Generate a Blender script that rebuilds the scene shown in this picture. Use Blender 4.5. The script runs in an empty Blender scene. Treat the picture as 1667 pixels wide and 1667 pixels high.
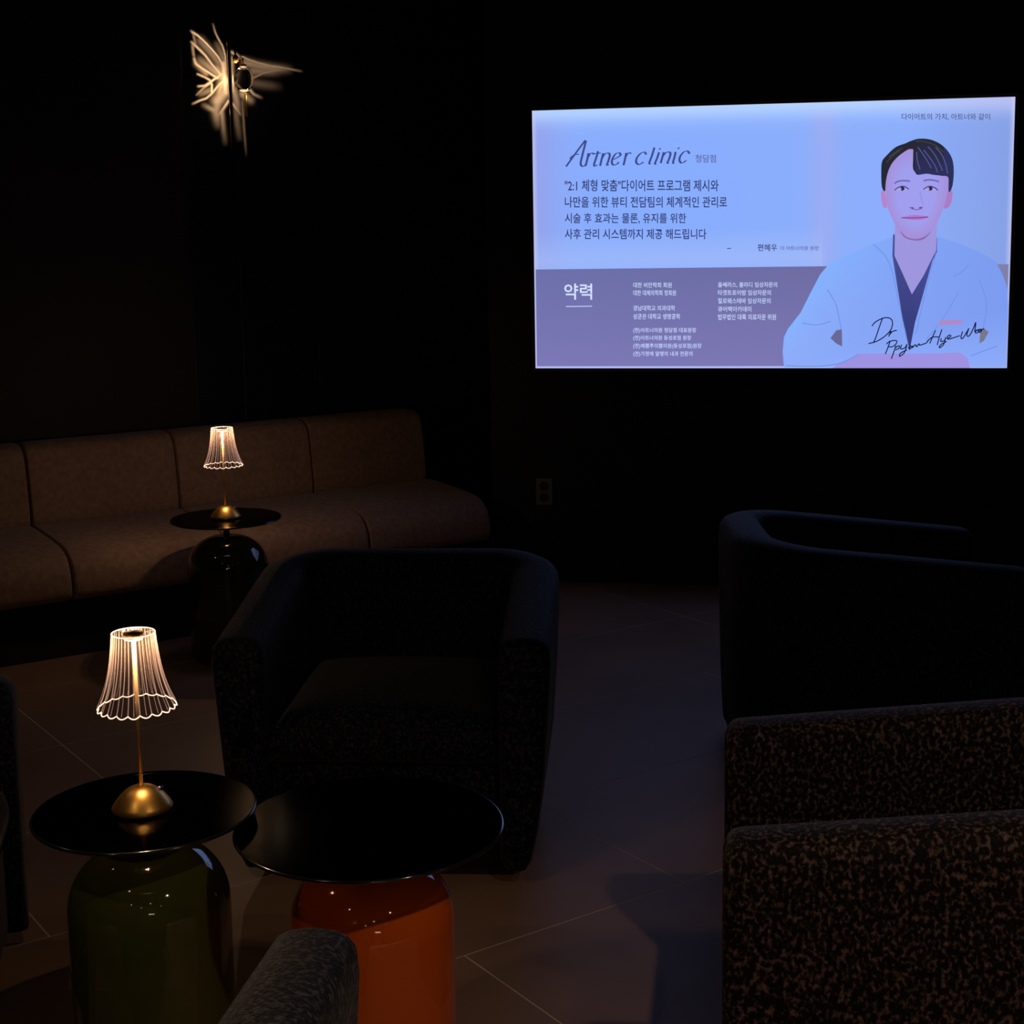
import bpy, bmesh, math, random
from mathutils import Vector, Matrix
random.seed(7)
PI = math.pi
scene = bpy.context.scene
COL = scene.collection

# ------------------------------------------------------------------ camera
F_PX, PITCH, ROLL, CY, EYE = 2488.25, 0.1459, -0.0164, 730.98, 1.55
cp, sp, cr, sr = math.cos(PITCH), math.sin(PITCH), math.cos(ROLL), math.sin(ROLL)
FW = Vector((0, cp, -sp)); UP0 = Vector((0, sp, cp)); XR = Vector((1, 0, 0))
X2 = XR * cr + UP0 * sr
U2 = XR * -sr + UP0 * cr
cam_data = bpy.data.cameras.new('camera')
cam = bpy.data.objects.new('camera', cam_data)
COL.objects.link(cam)
m3 = Matrix((X2, U2, -FW)).transposed()
cam.matrix_world = Matrix.Translation((0, 0, EYE)) @ m3.to_4x4()
cam_data.sensor_width = 36.0
cam_data.lens = F_PX / 1667 * 36
cam_data.shift_y = -(833.5 - CY) / 1667
cam_data.clip_start = 0.05
scene.camera = cam

# ------------------------------------------------------------------ world, exposure
world = bpy.data.worlds.new('world'); scene.world = world
world.use_nodes = True
world.node_tree.nodes['Background'].inputs[0].default_value = (0.02, 0.02, 0.03, 1)
world.node_tree.nodes['Background'].inputs[1].default_value = 0.02
vs = scene.view_settings
vs.view_transform = 'Standard'; vs.look = 'None'; vs.exposure = 0.0; vs.gamma = 1.0
vs.use_curve_mapping = False

# ------------------------------------------------------------------ light levels
KEY_W = 52.0        # warm downlight over the right hand chairs
DOWN_W = 8.0        # other ceiling downlights
LAMP_W = 2.1       # table lamps
DOWN = [(1.2, 0.8, KEY_W), (-1.5, 1.2, DOWN_W), (0.2, -0.6, DOWN_W), (-2.4, 3.6, DOWN_W * .5),
        (-0.6, -1.6, DOWN_W), (1.6, -1.2, DOWN_W), (2.3, 1.8, DOWN_W), (-1.6, -0.8, DOWN_W)]

# ------------------------------------------------------------------ helpers
def ray(u, v):
    return FW + X2 * ((u - 833.5) / F_PX) - U2 * ((v - CY) / F_PX)
def on_plane(u, v, P, n):
    d = ray(u, v); C = Vector((0, 0, EYE))
    return C + d * ((P - C).dot(n) / d.dot(n))

def lin(c):
    return tuple((x / 255 / 12.92) if x / 255 <= .04045 else ((x / 255 + .055) / 1.055) ** 2.4 for x in c)

def new_mat(name, base=(.5, .5, .5), rough=.5, metal=0, **kw):
    m = bpy.data.materials.new(name); m.use_nodes = True
    b = m.node_tree.nodes['Principled BSDF']
    b.inputs['Base Color'].default_value = (*base, 1)
    b.inputs['Roughness'].default_value = rough
    b.inputs['Metallic'].default_value = metal
    for k, v in kw.items():
        b.inputs[k.replace('_', ' ')].default_value = v
    return m
def nodes(m):
    return m.node_tree.nodes, m.node_tree.links, m.node_tree.nodes['Principled BSDF']

def link(name, me, mat=None, parent=None, smooth=False):
    o = bpy.data.objects.new(name, me)
    COL.objects.link(o)
    if mat and not me.materials: me.materials.append(mat)
    if parent: o.parent = parent
    if smooth:
        me.polygons.foreach_set('use_smooth', [True] * len(me.polygons))
    return o
def bm_obj(name, bm, mat=None, parent=None, smooth=False):
    me = bpy.data.meshes.new(name)
    bmesh.ops.recalc_face_normals(bm, faces=bm.faces[:])
    bm.to_mesh(me); bm.free()
    return link(name, me, mat, parent, smooth)
def empty(name, loc=(0, 0, 0), rz=0):
    o = bpy.data.objects.new(name, None); COL.objects.link(o)
    o.location = loc; o.rotation_euler = (0, 0, rz); o.empty_display_size = .1
    return o
def tag(o, label, cat, group=None):
    o['label'] = label; o['category'] = cat
    if group: o['group'] = group
    return o
def box(bm, x0, x1, y0, y1, z0, z1):
    vs_ = [bm.verts.new((x, y, z)) for x in (x0, x1) for y in (y0, y1) for z in (z0, z1)]
    for f in ((0, 1, 3, 2), (4, 6, 7, 5), (0, 4, 5, 1), (2, 3, 7, 6), (0, 2, 6, 4), (1, 5, 7, 3)):
        bm.faces.new([vs_[i] for i in f])
    return vs_
def lathe(bm, prof, n=48, cx=0, cy=0, z0=0, cap=True):
    rings = []
    for r, z in prof:
        rings.append([bm.verts.new((cx + r * math.cos(2 * PI * k / n), cy + r * math.sin(2 * PI * k / n), z0 + z)) for k in range(n)])
    for a, b in zip(rings, rings[1:]):
        for k in range(n):
            bm.faces.new((a[k], a[(k + 1) % n], b[(k + 1) % n], b[k]))
    if cap:
        bm.faces.new(rings[0][::-1]); bm.faces.new(rings[-1])
def tube(bm, pts, r, n=8, closed=False):
    pts = [Vector(p) for p in pts]; rings = []
    N = len(pts)
    for i, p in enumerate(pts):
        if closed: t = (pts[(i + 1) % N] - pts[i - 1]).normalized()
        else: t = (pts[min(i + 1, N - 1)] - pts[max(i - 1, 0)]).normalized()
        a = t.cross(Vector((0, 0, 1)))
        if a.length < 1e-3: a = t.cross(Vector((1, 0, 0)))
        a.normalize(); b = t.cross(a)
        rings.append([bm.verts.new(p + a * (r * math.cos(2 * PI * k / n)) + b * (r * math.sin(2 * PI * k / n))) for k in range(n)])
    for i in range(N if closed else N - 1):
        A, B = rings[i], rings[(i + 1) % N]
        for k in range(n):
            bm.faces.new((A[k], A[(k + 1) % n], B[(k + 1) % n], B[k]))
    if not closed:
        bm.faces.new(rings[0][::-1]); bm.faces.new(rings[-1])
def bevel(o, w, seg=3):
    md = o.modifiers.new('bevel', 'BEVEL'); md.width = w; md.segments = seg
    md.limit_method = 'ANGLE'; md.angle_limit = .5
    return o
def copy_tree(o, parent=None):
    c = o.copy(); COL.objects.link(c)
    if parent: c.parent = parent
    for ch in list(o.children): copy_tree(ch, c)
    return c

# ------------------------------------------------------------------ materials
def noise_mat(name, c0, c1, rough, scale, bump=.0, bscale=None, detail=6, spec=.5, ramp=(.35, .65), stretch=None, sheen=0, coat=0):
    m = new_mat(name, c0, rough); N, L, b = nodes(m)
    b.inputs['Specular IOR Level'].default_value = spec
    tc = N.new('ShaderNodeTexCoord'); mp = N.new('ShaderNodeMapping')
    if stretch: mp.inputs['Scale'].default_value = stretch
    L.new(tc.outputs['Object'], mp.inputs[0])
    nz = N.new('ShaderNodeTexNoise'); nz.inputs['Scale'].default_value = scale; nz.inputs['Detail'].default_value = detail
    L.new(mp.outputs[0], nz.inputs['Vector'])
    rp = N.new('ShaderNodeValToRGB')
    rp.color_ramp.elements[0].position = ramp[0]; rp.color_ramp.elements[1].position = ramp[1]
    rp.color_ramp.elements[0].color = (*c0, 1); rp.color_ramp.elements[1].color = (*c1, 1)
    L.new(nz.outputs[0], rp.inputs[0]); L.new(rp.outputs[0], b.inputs['Base Color'])
    if bump:
        bp = N.new('ShaderNodeBump'); bp.inputs['Strength'].default_value = bump; bp.inputs['Distance'].default_value = .004
        n2 = N.new('ShaderNodeTexNoise'); n2.inputs['Scale'].default_value = bscale or scale; n2.inputs['Detail'].default_value = 4
        L.new(mp.outputs[0], n2.inputs['Vector']); L.new(n2.outputs[0], bp.inputs['Height']); L.new(bp.outputs[0], b.inputs['Normal'])
    if sheen:
        b.inputs['Sheen Weight'].default_value = sheen; b.inputs['Sheen Roughness'].default_value = .35
    if coat:
        b.inputs['Coat Weight'].default_value = coat; b.inputs['Coat Roughness'].default_value = .2
    return m

M_WALL_TV = noise_mat('dark_wall_paint', (.021, .021, .024), (.026, .026, .029), .75, 3, spec=.2)
M_WALL_PANEL = noise_mat('navy_wall_panel', (.012, .013, .020), (.016, .017, .025), .45, 2, spec=.3, stretch=(1, 1, .1))
M_WALL_BROWN = noise_mat('brown_wall_panel', (.030, .022, .018), (.036, .027, .022), .6, 2, spec=.2, stretch=(1, 1, .1))
M_BACK = new_mat('black_recess', (.006, .006, .007), .8)
M_CEIL = noise_mat('dark_ceiling_paint', (.03, .03, .03), (.035, .035, .035), .8, 3)
M_TILE = noise_mat('brown_stone_tile', (.25, .150, .100), (.32, .20, .14), .46, 2.2, bump=.04, bscale=60, spec=.2)
M_GROUT = new_mat('pale_grout', (.75, .62, .52), .8)
M_SOFA = noise_mat('taupe_sofa_fabric', (.27, .165, .115), (.36, .235, .17), .95, 45, bump=.5, bscale=220, spec=.1, sheen=.15)
M_PLINTH = new_mat('black_plinth', (.010, .010, .011), .6)
def velvet(name, c0, c1, ramp, scale=150, sheen=.15):
    return noise_mat(name, c0, c1, .7, scale, bump=.8, bscale=190, detail=6, spec=.12, ramp=ramp, stretch=(1, 1, .75), sheen=sheen)
M_VELVET = velvet('navy_black_velvet', (.004, .004, .008), (.050, .048, .070), (.50, .70))
M_VELVET_WARM_LIT = velvet('warm_lit_crushed_velvet', (.006, .005, .005), (.21, .140, .122), (.50, .74), 130)  # same velvet, lightened and warmed to stand for the warm light pool
M_VELVET_GREY = velvet('grey_flecked_velvet', (.008, .008, .010), (.11, .095, .092), (.48, .68), 120)
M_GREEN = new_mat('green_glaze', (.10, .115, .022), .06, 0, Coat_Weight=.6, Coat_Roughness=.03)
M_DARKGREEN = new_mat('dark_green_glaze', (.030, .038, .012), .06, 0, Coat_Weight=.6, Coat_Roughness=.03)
M_ORANGE = new_mat('orange_glaze', (.86, .14, .010), .06, 0, Coat_Weight=.6, Coat_Roughness=.03)
M_BRASS = new_mat('brushed_brass', (.95, .54, .13), .36, 1.0)
M_POLE = new_mat('satin_brass_pole', (.85, .58, .25), .5, .7)
M_CHROME = new_mat('polished_metal', (.7, .68, .65), .12, 1.0)
M_BLACK = new_mat('black_plastic', (.012, .012, .013), .35)
M_OUTLET = new_mat('outlet_plastic', (.15, .15, .155), .5)
M_OUTHOLE = new_mat('outlet_socket_dark', (.02, .02, .02), .6)

def smoked_glass():
    m = bpy.data.materials.new('smoked_glass'); m.use_nodes = True
    N, L = m.node_tree.nodes, m.node_tree.links; N.clear()
    out = N.new('ShaderNodeOutputMaterial'); tr = N.new('ShaderNodeBsdfTransparent'); gl = N.new('ShaderNodeBsdfGlossy')
    tr.inputs[0].default_value = (.40, .36, .35, 1); gl.inputs['Roughness'].default_value = .11
    gl.inputs[0].default_value = (.30, .30, .33, 1)
    fr = N.new('ShaderNodeFresnel'); fr.inputs[0].default_value = 1.42; mx = N.new('ShaderNodeMixShader')
    L.new(fr.outputs[0], mx.inputs[0]); L.new(tr.outputs[0], mx.inputs[1]); L.new(gl.outputs[0], mx.inputs[2]); L.new(mx.outputs[0], out.inputs[0])
    return m
M_SMOKED = smoked_glass()
M_EDGE = new_mat('polished_glass_edge', (.012, .014, .016), .12, 0, IOR=1.9)

def clear_acrylic(name, trans, col, tl, gloss, glow=None, gs=0):
    m = bpy.data.materials.new(name); m.use_nodes = True
    N, L = m.node_tree.nodes, m.node_tree.links; N.clear()
    out = N.new('ShaderNodeOutputMaterial'); tr = N.new('ShaderNodeBsdfTransparent'); tr.inputs[0].default_value = (.98, .95, .93, 1)
    t = N.new('ShaderNodeBsdfTranslucent'); t.inputs[0].default_value = (*col, 1)
    d = N.new('ShaderNodeBsdfDiffuse'); d.inputs[0].default_value = (*col, 1)
    g = N.new('ShaderNodeBsdfGlossy'); g.inputs['Roughness'].default_value = .12
    m1 = N.new('ShaderNodeMixShader'); m1.inputs[0].default_value = .5
    L.new(t.outputs[0], m1.inputs[1]); L.new(d.outputs[0], m1.inputs[2])
    m2 = N.new('ShaderNodeMixShader'); m2.inputs[0].default_value = tl
    L.new(tr.outputs[0], m2.inputs[1]); L.new(m1.outputs[0], m2.inputs[2])
    m3_ = N.new('ShaderNodeMixShader'); m3_.inputs[0].default_value = gloss
    L.new(m2.outputs[0], m3_.inputs[1]); L.new(g.outputs[0], m3_.inputs[2]); last = m3_.outputs[0]
    if glow:            # LED light piped through the acrylic leaves it at its edges
        e = N.new('ShaderNodeEmission'); e.inputs[0].default_value = (*glow, 1); e.inputs[1].default_value = gs
        ad = N.new('ShaderNodeAddShader'); L.new(last, ad.inputs[0]); L.new(e.outputs[0], ad.inputs[1]); last = ad.outputs[0]
    L.new(last, out.inputs[0])
    return m
M_SHADE = clear_acrylic('clear_ribbed_acrylic', 1, (.95, .72, .60), .013, .03)
M_RIB = clear_acrylic('acrylic_rib', 1, (1, .75, .62), .075, .04, (1, .60, .46), .13)
M_RIM = clear_acrylic('acrylic_rim', 1, (1, .86, .78), .6, .03, (1, .74, .62), .6)

def emit_mat(name, col, s):
    m = bpy.data.materials.new(name); m.use_nodes = True
    N, L = m.node_tree.nodes, m.node_tree.links; N.clear()
    out = N.new('ShaderNodeOutputMaterial'); e = N.new('ShaderNodeEmission')
    e.inputs[0].default_value = (*col, 1); e.inputs[1].default_value = s
    L.new(e.outputs[0], out.inputs[0]); return m
M_LED = emit_mat('warm_led', (1, .62, .30), 5)
M_DOWN = emit_mat('downlight_glow', (1, .86, .70), 22)
M_STRIP = emit_mat('strip_light_glow', (1, .8, .6), 40)
M_BULB = emit_mat('sconce_bulb_glow', (1, .75, .45), 1.2)

def screen_mat():
    m = bpy.data.materials.new('lit_screen_picture'); m.use_nodes = True
    N, L = m.node_tree.nodes, m.node_tree.links; N.clear()
    out = N.new('ShaderNodeOutputMaterial'); e = N.new('ShaderNodeEmission'); a = N.new('ShaderNodeAttribute')
    a.attribute_name = 'col'; L.new(a.outputs['Color'], e.inputs[0]); e.inputs[1].default_value = 1.0
    L.new(e.outputs[0], out.inputs[0]); return m
M_SCREEN = screen_mat()

# ------------------------------------------------------------------ room layout
YAW = 0.17
TVN = Vector((math.sin(YAW), math.cos(YAW), 0))          # into the wall
TVD = Vector((math.cos(YAW), -math.sin(YAW), 0))         # to the right along the wall
TVC = Vector((1.061, 6.349, 1.479))                      # centre of the lit screen
WALL0 = TVC + TVN * .05                                  # the wall face lies behind the screen
WALL0.z = 0
PSI = math.radians(57.452)
SD = Vector((math.sin(PSI), math.cos(PSI), 0))           # along the sofa
SN = Vector((-SD.y, SD.x, 0))                            # from sofa front to the wall behind
SF = Vector((-1.821, 5.266, 0))                          # sofa front line point (t = 0)
SW = SF + SN * .88                                       # wall behind the sofa
ROOM_H = 2.75
def frame_mat(P, d, n):      # local x = d, y = n, z up
    return Matrix(((d.x, n.x, 0, P.x), (d.y, n.y, 0, P.y), (0, 0, 1, P.z), (0, 0, 0, 1)))
MT = frame_mat(WALL0, TVD, TVN)
MS = frame_mat(SW, SD, SN)

def wall_local(M, name, x0, x1, y0, y1, z0, z1, mat, kind=True, parent=None):
    bm = bmesh.new(); box(bm, x0, x1, y0, y1, z0, z1)
    o = bm_obj(name, bm, mat, parent)
    if parent is None: o.matrix_world = M
    if kind and parent is None: o['kind'] = 'structure'
    return o

# tv wall: left end at screen pixel x=800
pe = on_plane(800, 780, WALL0, TVN)
tv_left = (pe - WALL0).dot(TVD)
wall_tv = wall_local(MT, 'wall_right', tv_left, 2.6, 0, 1.0, 0, ROOM_H, M_WALL_TV)
bb = wall_local(MT, 'baseboard_right', tv_left, 2.6, -.012, -.0005, 0, .07, M_BLACK)

# wall behind the sofa: dark recess plane with tall cladding panels that leave a slit
def s_at(px, py=300):
    return (on_plane(px, py, SW, SN) - SW).dot(SD)
s302, s372, s560, s700 = s_at(302), s_at(372, 150), s_at(505), s_at(655, 500)
s_end = 3.1
wall_back = wall_local(MS, 'wall_back', -3.2, s_end, .0, .3, 0, ROOM_H, M_BACK)
edges = [(-3.1, -2.0, M_WALL_BROWN, .030), (-1.994, -.9, M_WALL_BROWN, .030), (-.894, s302 - .004, M_WALL_BROWN, .030),
         (s302, s372 - .005, M_WALL_PANEL, .018), (s372 + .009, s560 - .003, M_WALL_PANEL, .018),
         (s560 + .003, s700 - .003, M_WALL_PANEL, .018), (s700 + .003, s_end - .01, M_WALL_PANEL, .018)]
for (a, b, mt, th) in edges:
    bm = bmesh.new(); box(bm, a, b, -th, -.0005, 0.0, ROOM_H)
    p = bm_obj('panel', bm, mt, wall_back); bevel(p, .003, 2)

# remaining shell
def slab(name, pts, z0, z1, mat):
    bm = bmesh.new()
    lo = [bm.verts.new((x, y, z0)) for x, y in pts]; hi = [bm.verts.new((x, y, z1)) for x, y in pts]
    bm.faces.new(lo[::-1]); bm.faces.new(hi)
    for i in range(len(pts)):
        j = (i + 1) % len(pts); bm.faces.new((lo[i], lo[j], hi[j], hi[i]))
    o = bm_obj(name, bm, mat); o['kind'] = 'structure'; return o
pA = SW + SD * -3.2                    # left end of the sofa wall
pB = SW + SD * 3.1
pC = WALL0 + TVD * 2.6
xl, yl = pA.x, pA.y
room = [(xl, -2.8), (pC.x, -2.8), (pC.x, pC.y + .2), (pB.x + .3, pB.y), (pB.x, pB.y), (pA.x, pA.y)]
hull = [(xl - .05, -2.85), (pC.x + .1, -2.85), (pC.x + .1, 8.3), (pB.x, 8.3), (pB.x, pB.y + .05), (pA.x - .05, pA.y + .05)]
floor = slab('floor', hull, -.10, -.0008, M_GROUT)
ceiling = slab('ceiling', hull, ROOM_H, ROOM_H + .1, M_CEIL)
slab('wall_left', [(xl - .15, -2.85), (xl, -2.85), (xl, yl + .05), (xl - .15, yl + .05)], 0, ROOM_H, M_CEIL)
slab('wall_front', [(xl - .15, -3.0), (pC.x + .2, -3.0), (pC.x + .2, -2.85), (xl - .15, -2.85)], 0, ROOM_H, M_CEIL)
slab('wall_side', [(pC.x, -2.85), (pC.x + .15, -2.85), (pC.x + .15, pC.y + .3), (pC.x, pC.y)], 0, ROOM_H, M_CEIL)

# floor tiles (0.625 m rows, 1.25 m long, running bond turned to follow the sofa wall)
ta = math.radians(34.5)
TU = Vector((math.cos(ta), math.sin(ta), 0)); TV_ = Vector((-math.sin(ta), math.cos(ta), 0))
row_off = {-1: 1.65, 0: 1.02, 1: .955, 2: 1.40, 3: 1.40, 4: 1.0, -2: 1.0, -3: .4, -4: 1.6, 5: .5, 6: 1.2, -5: .7, -6: 1.3, -7: .2}
def inside(x, y):
    if x < xl + .02 or x > pC.x - .02 or y < -2.8: return False
    P = Vector((x, y, 0))
    if (P - SW).dot(SN) > -.02: return False
    if (P - WALL0).dot(TVN) > 0 and (P - WALL0).dot(TVD) > tv_left + .02: return False
    return True
tile_me = {}
g = .0022
tcount = 0
for k in range(-7, 7):
    v0 = 2.612 + .625 * k
    for j in range(-6, 7):
        u0 = row_off[k] + 1.25 * j
        c = TU * (u0 + .625) + TV_ * (v0 + .3125)
        # keep only tiles seen or near the seen part
        if not (-4 < c.x < 3.6 and .3 < c.y < 8): continue
        corners = [TU * (u0 + a) + TV_ * (v0 + b) for a in (.02, .3, .6, .9, 1.23) for b in (.02, .31, .6)]
        if not any(inside(q.x, q.y) for q in corners): continue
        bm = bmesh.new(); box(bm, u0 + g, u0 + 1.25 - g, v0 + g, v0 + .625 - g, -.010, 0)
        bm.transform(Matrix(((TU.x, TV_.x, 0, 0), (TU.y, TV_.y, 0, 0), (0, 0, 1, 0), (0, 0, 0, 1))))
        # trim against the walls
        for co, no in ((SW, SN), (Vector((xl, 0, 0)), Vector((-1, 0, 0))), (Vector((pC.x, 0, 0)), Vector((1, 0, 0)))):
            geom = bm.verts[:] + bm.edges[:] + bm.faces[:]
            r = bmesh.ops.bisect_plane(bm, geom=geom, plane_co=co, plane_no=no, clear_outer=True)
            ed = [e for e in r['geom_cut'] if isinstance(e, bmesh.types.BMEdge)]
            if ed: bmesh.ops.edgeloop_fill(bm, edges=ed)
        if len(bm.verts) < 4: bm.free(); continue
        t = bm_obj('tile', bm, M_TILE, floor); tcount += 1

# ------------------------------------------------------------------ sofa
def sofa():
    root = empty('modular_sofa', SF, math.atan2(SD.y, SD.x))
    tag(root, 'long low taupe fabric bench sofa with seams, on black plinth along the back wall', 'sofa')
    # local: x along sofa, y towards the wall
    seat_prof = [(.0, .200), (-.004, .26), (-.002, .31), (.012, .345), (.04, .377), (.085, .398), (.15, .410), (.30, .418), (.50, .424),
                 (.56, .424), (.56, .200)]
    back_prof = [(.502, .40), (.512, .50), (.526, .60), (.538, .665), (.550, .700), (.572, .722), (.605, .732), (.70, .732), (.735, .72), (.75, .69),
                 (.75, .21), (.565, .21), (.562, .40)]
    def module(prof, x0, x1, name, puff):
        bm = bmesh.new(); n = 9; rings = []
        cyv = sum(p[0] for p in prof) / len(prof); czv = sum(p[1] for p in prof) / len(prof)
        for i in range(n):
            f = i / (n - 1); x = x0 + (x1 - x0) * f
            e = min(f, 1 - f) * 2
            s = 1 - .012 * (1 - min(1, e * 3)) ** 2 * 1.2
            if i in (0, n - 1): s = 0.965
            if i in (1, n - 2): x = x0 + .008 if i == 1 else x1 - .008; s = .992
            if i in (2, n - 3): x = x0 + .022 if i == 2 else x1 - .022; s = 1.0
            rings.append([bm.verts.new((x, cyv + (y - cyv) * s, czv + (z - czv) * s)) for y, z in prof])
        m = len(prof)
        for a, b in zip(rings, rings[1:]):
            for k in range(m): bm.faces.new((a[k], a[(k + 1) % m], b[(k + 1) % m], b[k]))
        bm.faces.new(rings[0][::-1]); bm.faces.new(rings[-1])
        o = bm_obj(name, bm, M_SOFA, root, smooth=True)
        md = o.modifiers.new('sub', 'SUBSURF'); md.levels = 1; md.render_levels = 2
        return o
    b = [-2.145, -1.542, -.938, -.335, .268, .870, 1.473, 2.052]
    for i in range(len(b) - 1):
        module(seat_prof, b[i] + .001, b[i + 1] - .001, 'seat_cushion', 0)
        module(back_prof, b[i] + .001, b[i + 1] - .001 - (.02 if i == len(b) - 2 else 0), 'back_cushion', 0)
    bm = bmesh.new(); box(bm, b[0] + .02, b[-1] - .05, .08, .72, 0, .205)
    bm_obj('plinth', bm, M_PLINTH, root)
    return root
sofa()

# ------------------------------------------------------------------ tables
def glass_table(name_loc, R, body_mat, label, H=.516, K=1.0):
    root = empty('side_table', (name_loc[0], name_loc[1], 0))
    tag(root, label, 'table', 'round glass topped bottle side tables')
    rb = .1455 * K; dz = H - .516
    prof = [(rb - .012, 0), (rb - .004, .004), (rb, .015), (rb, .335 + dz)]
    for i in range(1, 17):
        a = i / 16 * PI / 2
        prof.append((.022 + (rb - .022) * math.cos(a) ** .92, .335 + dz + .115 * math.sin(a)))
    bm = bmesh.new(); lathe(bm, prof, 72)
    bm_obj('body', bm, body_mat, root, smooth=True)
    bm = bmesh.new(); lathe(bm, [(.0115, .448), (.0115, .503)], 24, z0=dz)
    bm_obj('neck', bm, M_BRASS, root, smooth=True)
    bm = bmesh.new(); lathe(bm, [(.034, .500), (.036, .502), (.036, .507), (.034, .5085)], 36, z0=dz)
    bm_obj('flange', bm, M_BLACK, root)
    bm = bmesh.new(); lathe(bm, [(R - .004, .5092), (R - .004, .5158)], 128, z0=dz)
    top = bm_obj('tabletop', bm, M_SMOKED, root)
    bm = bmesh.new(); rings = []                       # polished half round edge
    for q in range(9):
        a = -PI / 2 + PI * q / 8; rr = R - .0038 + .0038 * math.cos(a); zz = .5125 + dz + .0034 * math.sin(a)
        rings.append([bm.verts.new((rr * math.cos(2 * PI * k / 160), rr * math.sin(2 * PI * k / 160), zz)) for k in range(160)])
    for a, b in zip(rings, rings[1:]):
        for k in range(160): bm.faces.new((a[k], a[(k + 1) % 160], b[(k + 1) % 160], b[k]))
    bm_obj('polished_edge', bm, M_EDGE, top, smooth=True)
    return root
T_NEAR = (-.6742, 2.6404); T_FAR = (-1.0411, 5.4464); T_OR = (-.267, 2.6156)
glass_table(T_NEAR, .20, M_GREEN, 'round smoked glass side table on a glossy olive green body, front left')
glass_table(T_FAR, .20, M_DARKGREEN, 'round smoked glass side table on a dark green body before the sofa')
glass_table(T_OR, .2423, M_ORANGE, 'round smoked glass side table on a glossy orange body, nothing on it', .490, 1.025)

# ------------------------------------------------------------------ table lamps
def lamp(loc, label):
    root = empty('table_lamp', (loc[0], loc[1], .5165))
    tag(root, label, 'lamp', 'small brass table lamps with ribbed shades')
    # base dome
    prof = [(.050, .0), (.0535, .0015), (.0545, .005)]
    for i in range(1, 15):
        f = 1 - i / 14; prof.append((.0035 + .0505 * f, .006 + .038 * (1 - f ** 2.2)))
    bm = bmesh.new(); lathe(bm, prof, 56); bm_obj('base', bm, M_BRASS, root, smooth=True)
    bm = bmesh.new(); lathe(bm, [(.0045, 0), (.006, .002), (.006, .006), (.0035, .008)], 16, .030, .012, .030)
    bm_obj('switch', bm, M_CHROME, root, smooth=True)
    bm = bmesh.new(); lathe(bm, [(.0036, .040), (.0036, .318)], 16); bm_obj('pole', bm, M_POLE, root, smooth=True)
    bm = bmesh.new(); lathe(bm, [(.004, .318), (.018, .319), (.019, .323), (.018, .327), (.004, .328)], 32)
    hub = bm_obj('hub', bm, M_BRASS, root, smooth=True)
    bm = bmesh.new(); lathe(bm, [(.0055, .3155), (.0165, .3155), (.0165, .3178), (.0055, .3178)], 32)
    bm_obj('led_ring', bm, M_LED, hub)
    # ribbed shade
    NF = 20; n = NF * 10; Z0, Z1 = .194, .327
    def rad(f):    # f = 0 top .. 1 bottom
        return .0380 + .0120 * f + .0165 * f ** 3.0
    bm = bmesh.new(); rings = []
    K = 22
    for i in range(K + 1):
        f = i / K; ring = []
        for k in range(n):
            th = 2 * PI * k / n; w = abs(math.sin(NF * th / 2))
            r = rad(f) + (.0006 + .0028 * f * f) * w
            z = Z1 + (Z0 - Z1) * f - (.0045 * w) * f ** 6
            ring.append(bm.verts.new((r * math.cos(th), r * math.sin(th), z)))
        rings.append(ring)
    for a, b in zip(rings, rings[1:]):
        for k in range(n): bm.faces.new((a[k], b[k], b[(k + 1) % n], a[(k + 1) % n]))
    sh = bm_obj('lamp_shade', bm, M_SHADE, root, smooth=True)
    bm = bmesh.new()
    for q in range(2 * NF):
        th = PI * q / NF; pts = []
        for i in range(13):
            f = i / 12; r = rad(f) - .0002 + (.0006 + .0028 * f * f) * (q % 2)
            pts.append((r * math.cos(th), r * math.sin(th), Z1 + (Z0 - Z1) * f))
        tube(bm, pts, .00085 if q % 2 == 0 else .0005, 6)
    rb = bm_obj('ribs', bm, M_RIB, sh, smooth=True)
    bm = bmesh.new()
    pts = []
    for k in range(NF * 8):
        th = 2 * PI * k / (NF * 8); w = abs(math.sin(NF * th / 2)); r = rad(1) + .0034 * w
        pts.append((r * math.cos(th), r * math.sin(th), Z0 - .0045 * w))
    tube(bm, pts, .0011, 6, True)
    bm_obj('scalloped_rim', bm, M_RIM, sh, smooth=True)
    bm = bmesh.new()
    tube(bm, [(rad(0) * math.cos(2 * PI * k / 64), rad(0) * math.sin(2 * PI * k / 64), Z1) for k in range(64)], .0009, 6, True)
    bm_obj('top_rim', bm, M_RIM, sh, smooth=True)
    for q in range(3):                    # three thin spokes hold the shade on the hub
        bm = bmesh.new(); a = q * 2 * PI / 3 + .5
        tube(bm, [(.017 * math.cos(a), .017 * math.sin(a), .3245), (.0385 * math.cos(a), .0385 * math.sin(a), .3275)], .0008, 6)
        bm_obj('spoke', bm, M_RIB, sh)
    # light of the LED ring, in the shade
    for a in range(3):
        ld = bpy.data.lights.new('lamp_light', 'POINT'); ld.energy = LAMP_W / 3; ld.color = (1, .66, .40); ld.shadow_soft_size = .003
        lo = bpy.data.objects.new('lamp_light', ld); COL.objects.link(lo); lo.parent = root
        lo.location = (.011 * math.cos(a * 2.094 - .9), .011 * math.sin(a * 2.094 - .9), .308)
    return root
lamp((T_NEAR[0] - .004, T_NEAR[1]), 'larger looking near brass table lamp with scalloped clear shade, on the olive green table')
lamp(T_FAR, 'far brass table lamp with scalloped clear shade, in front of the sofa')

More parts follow.
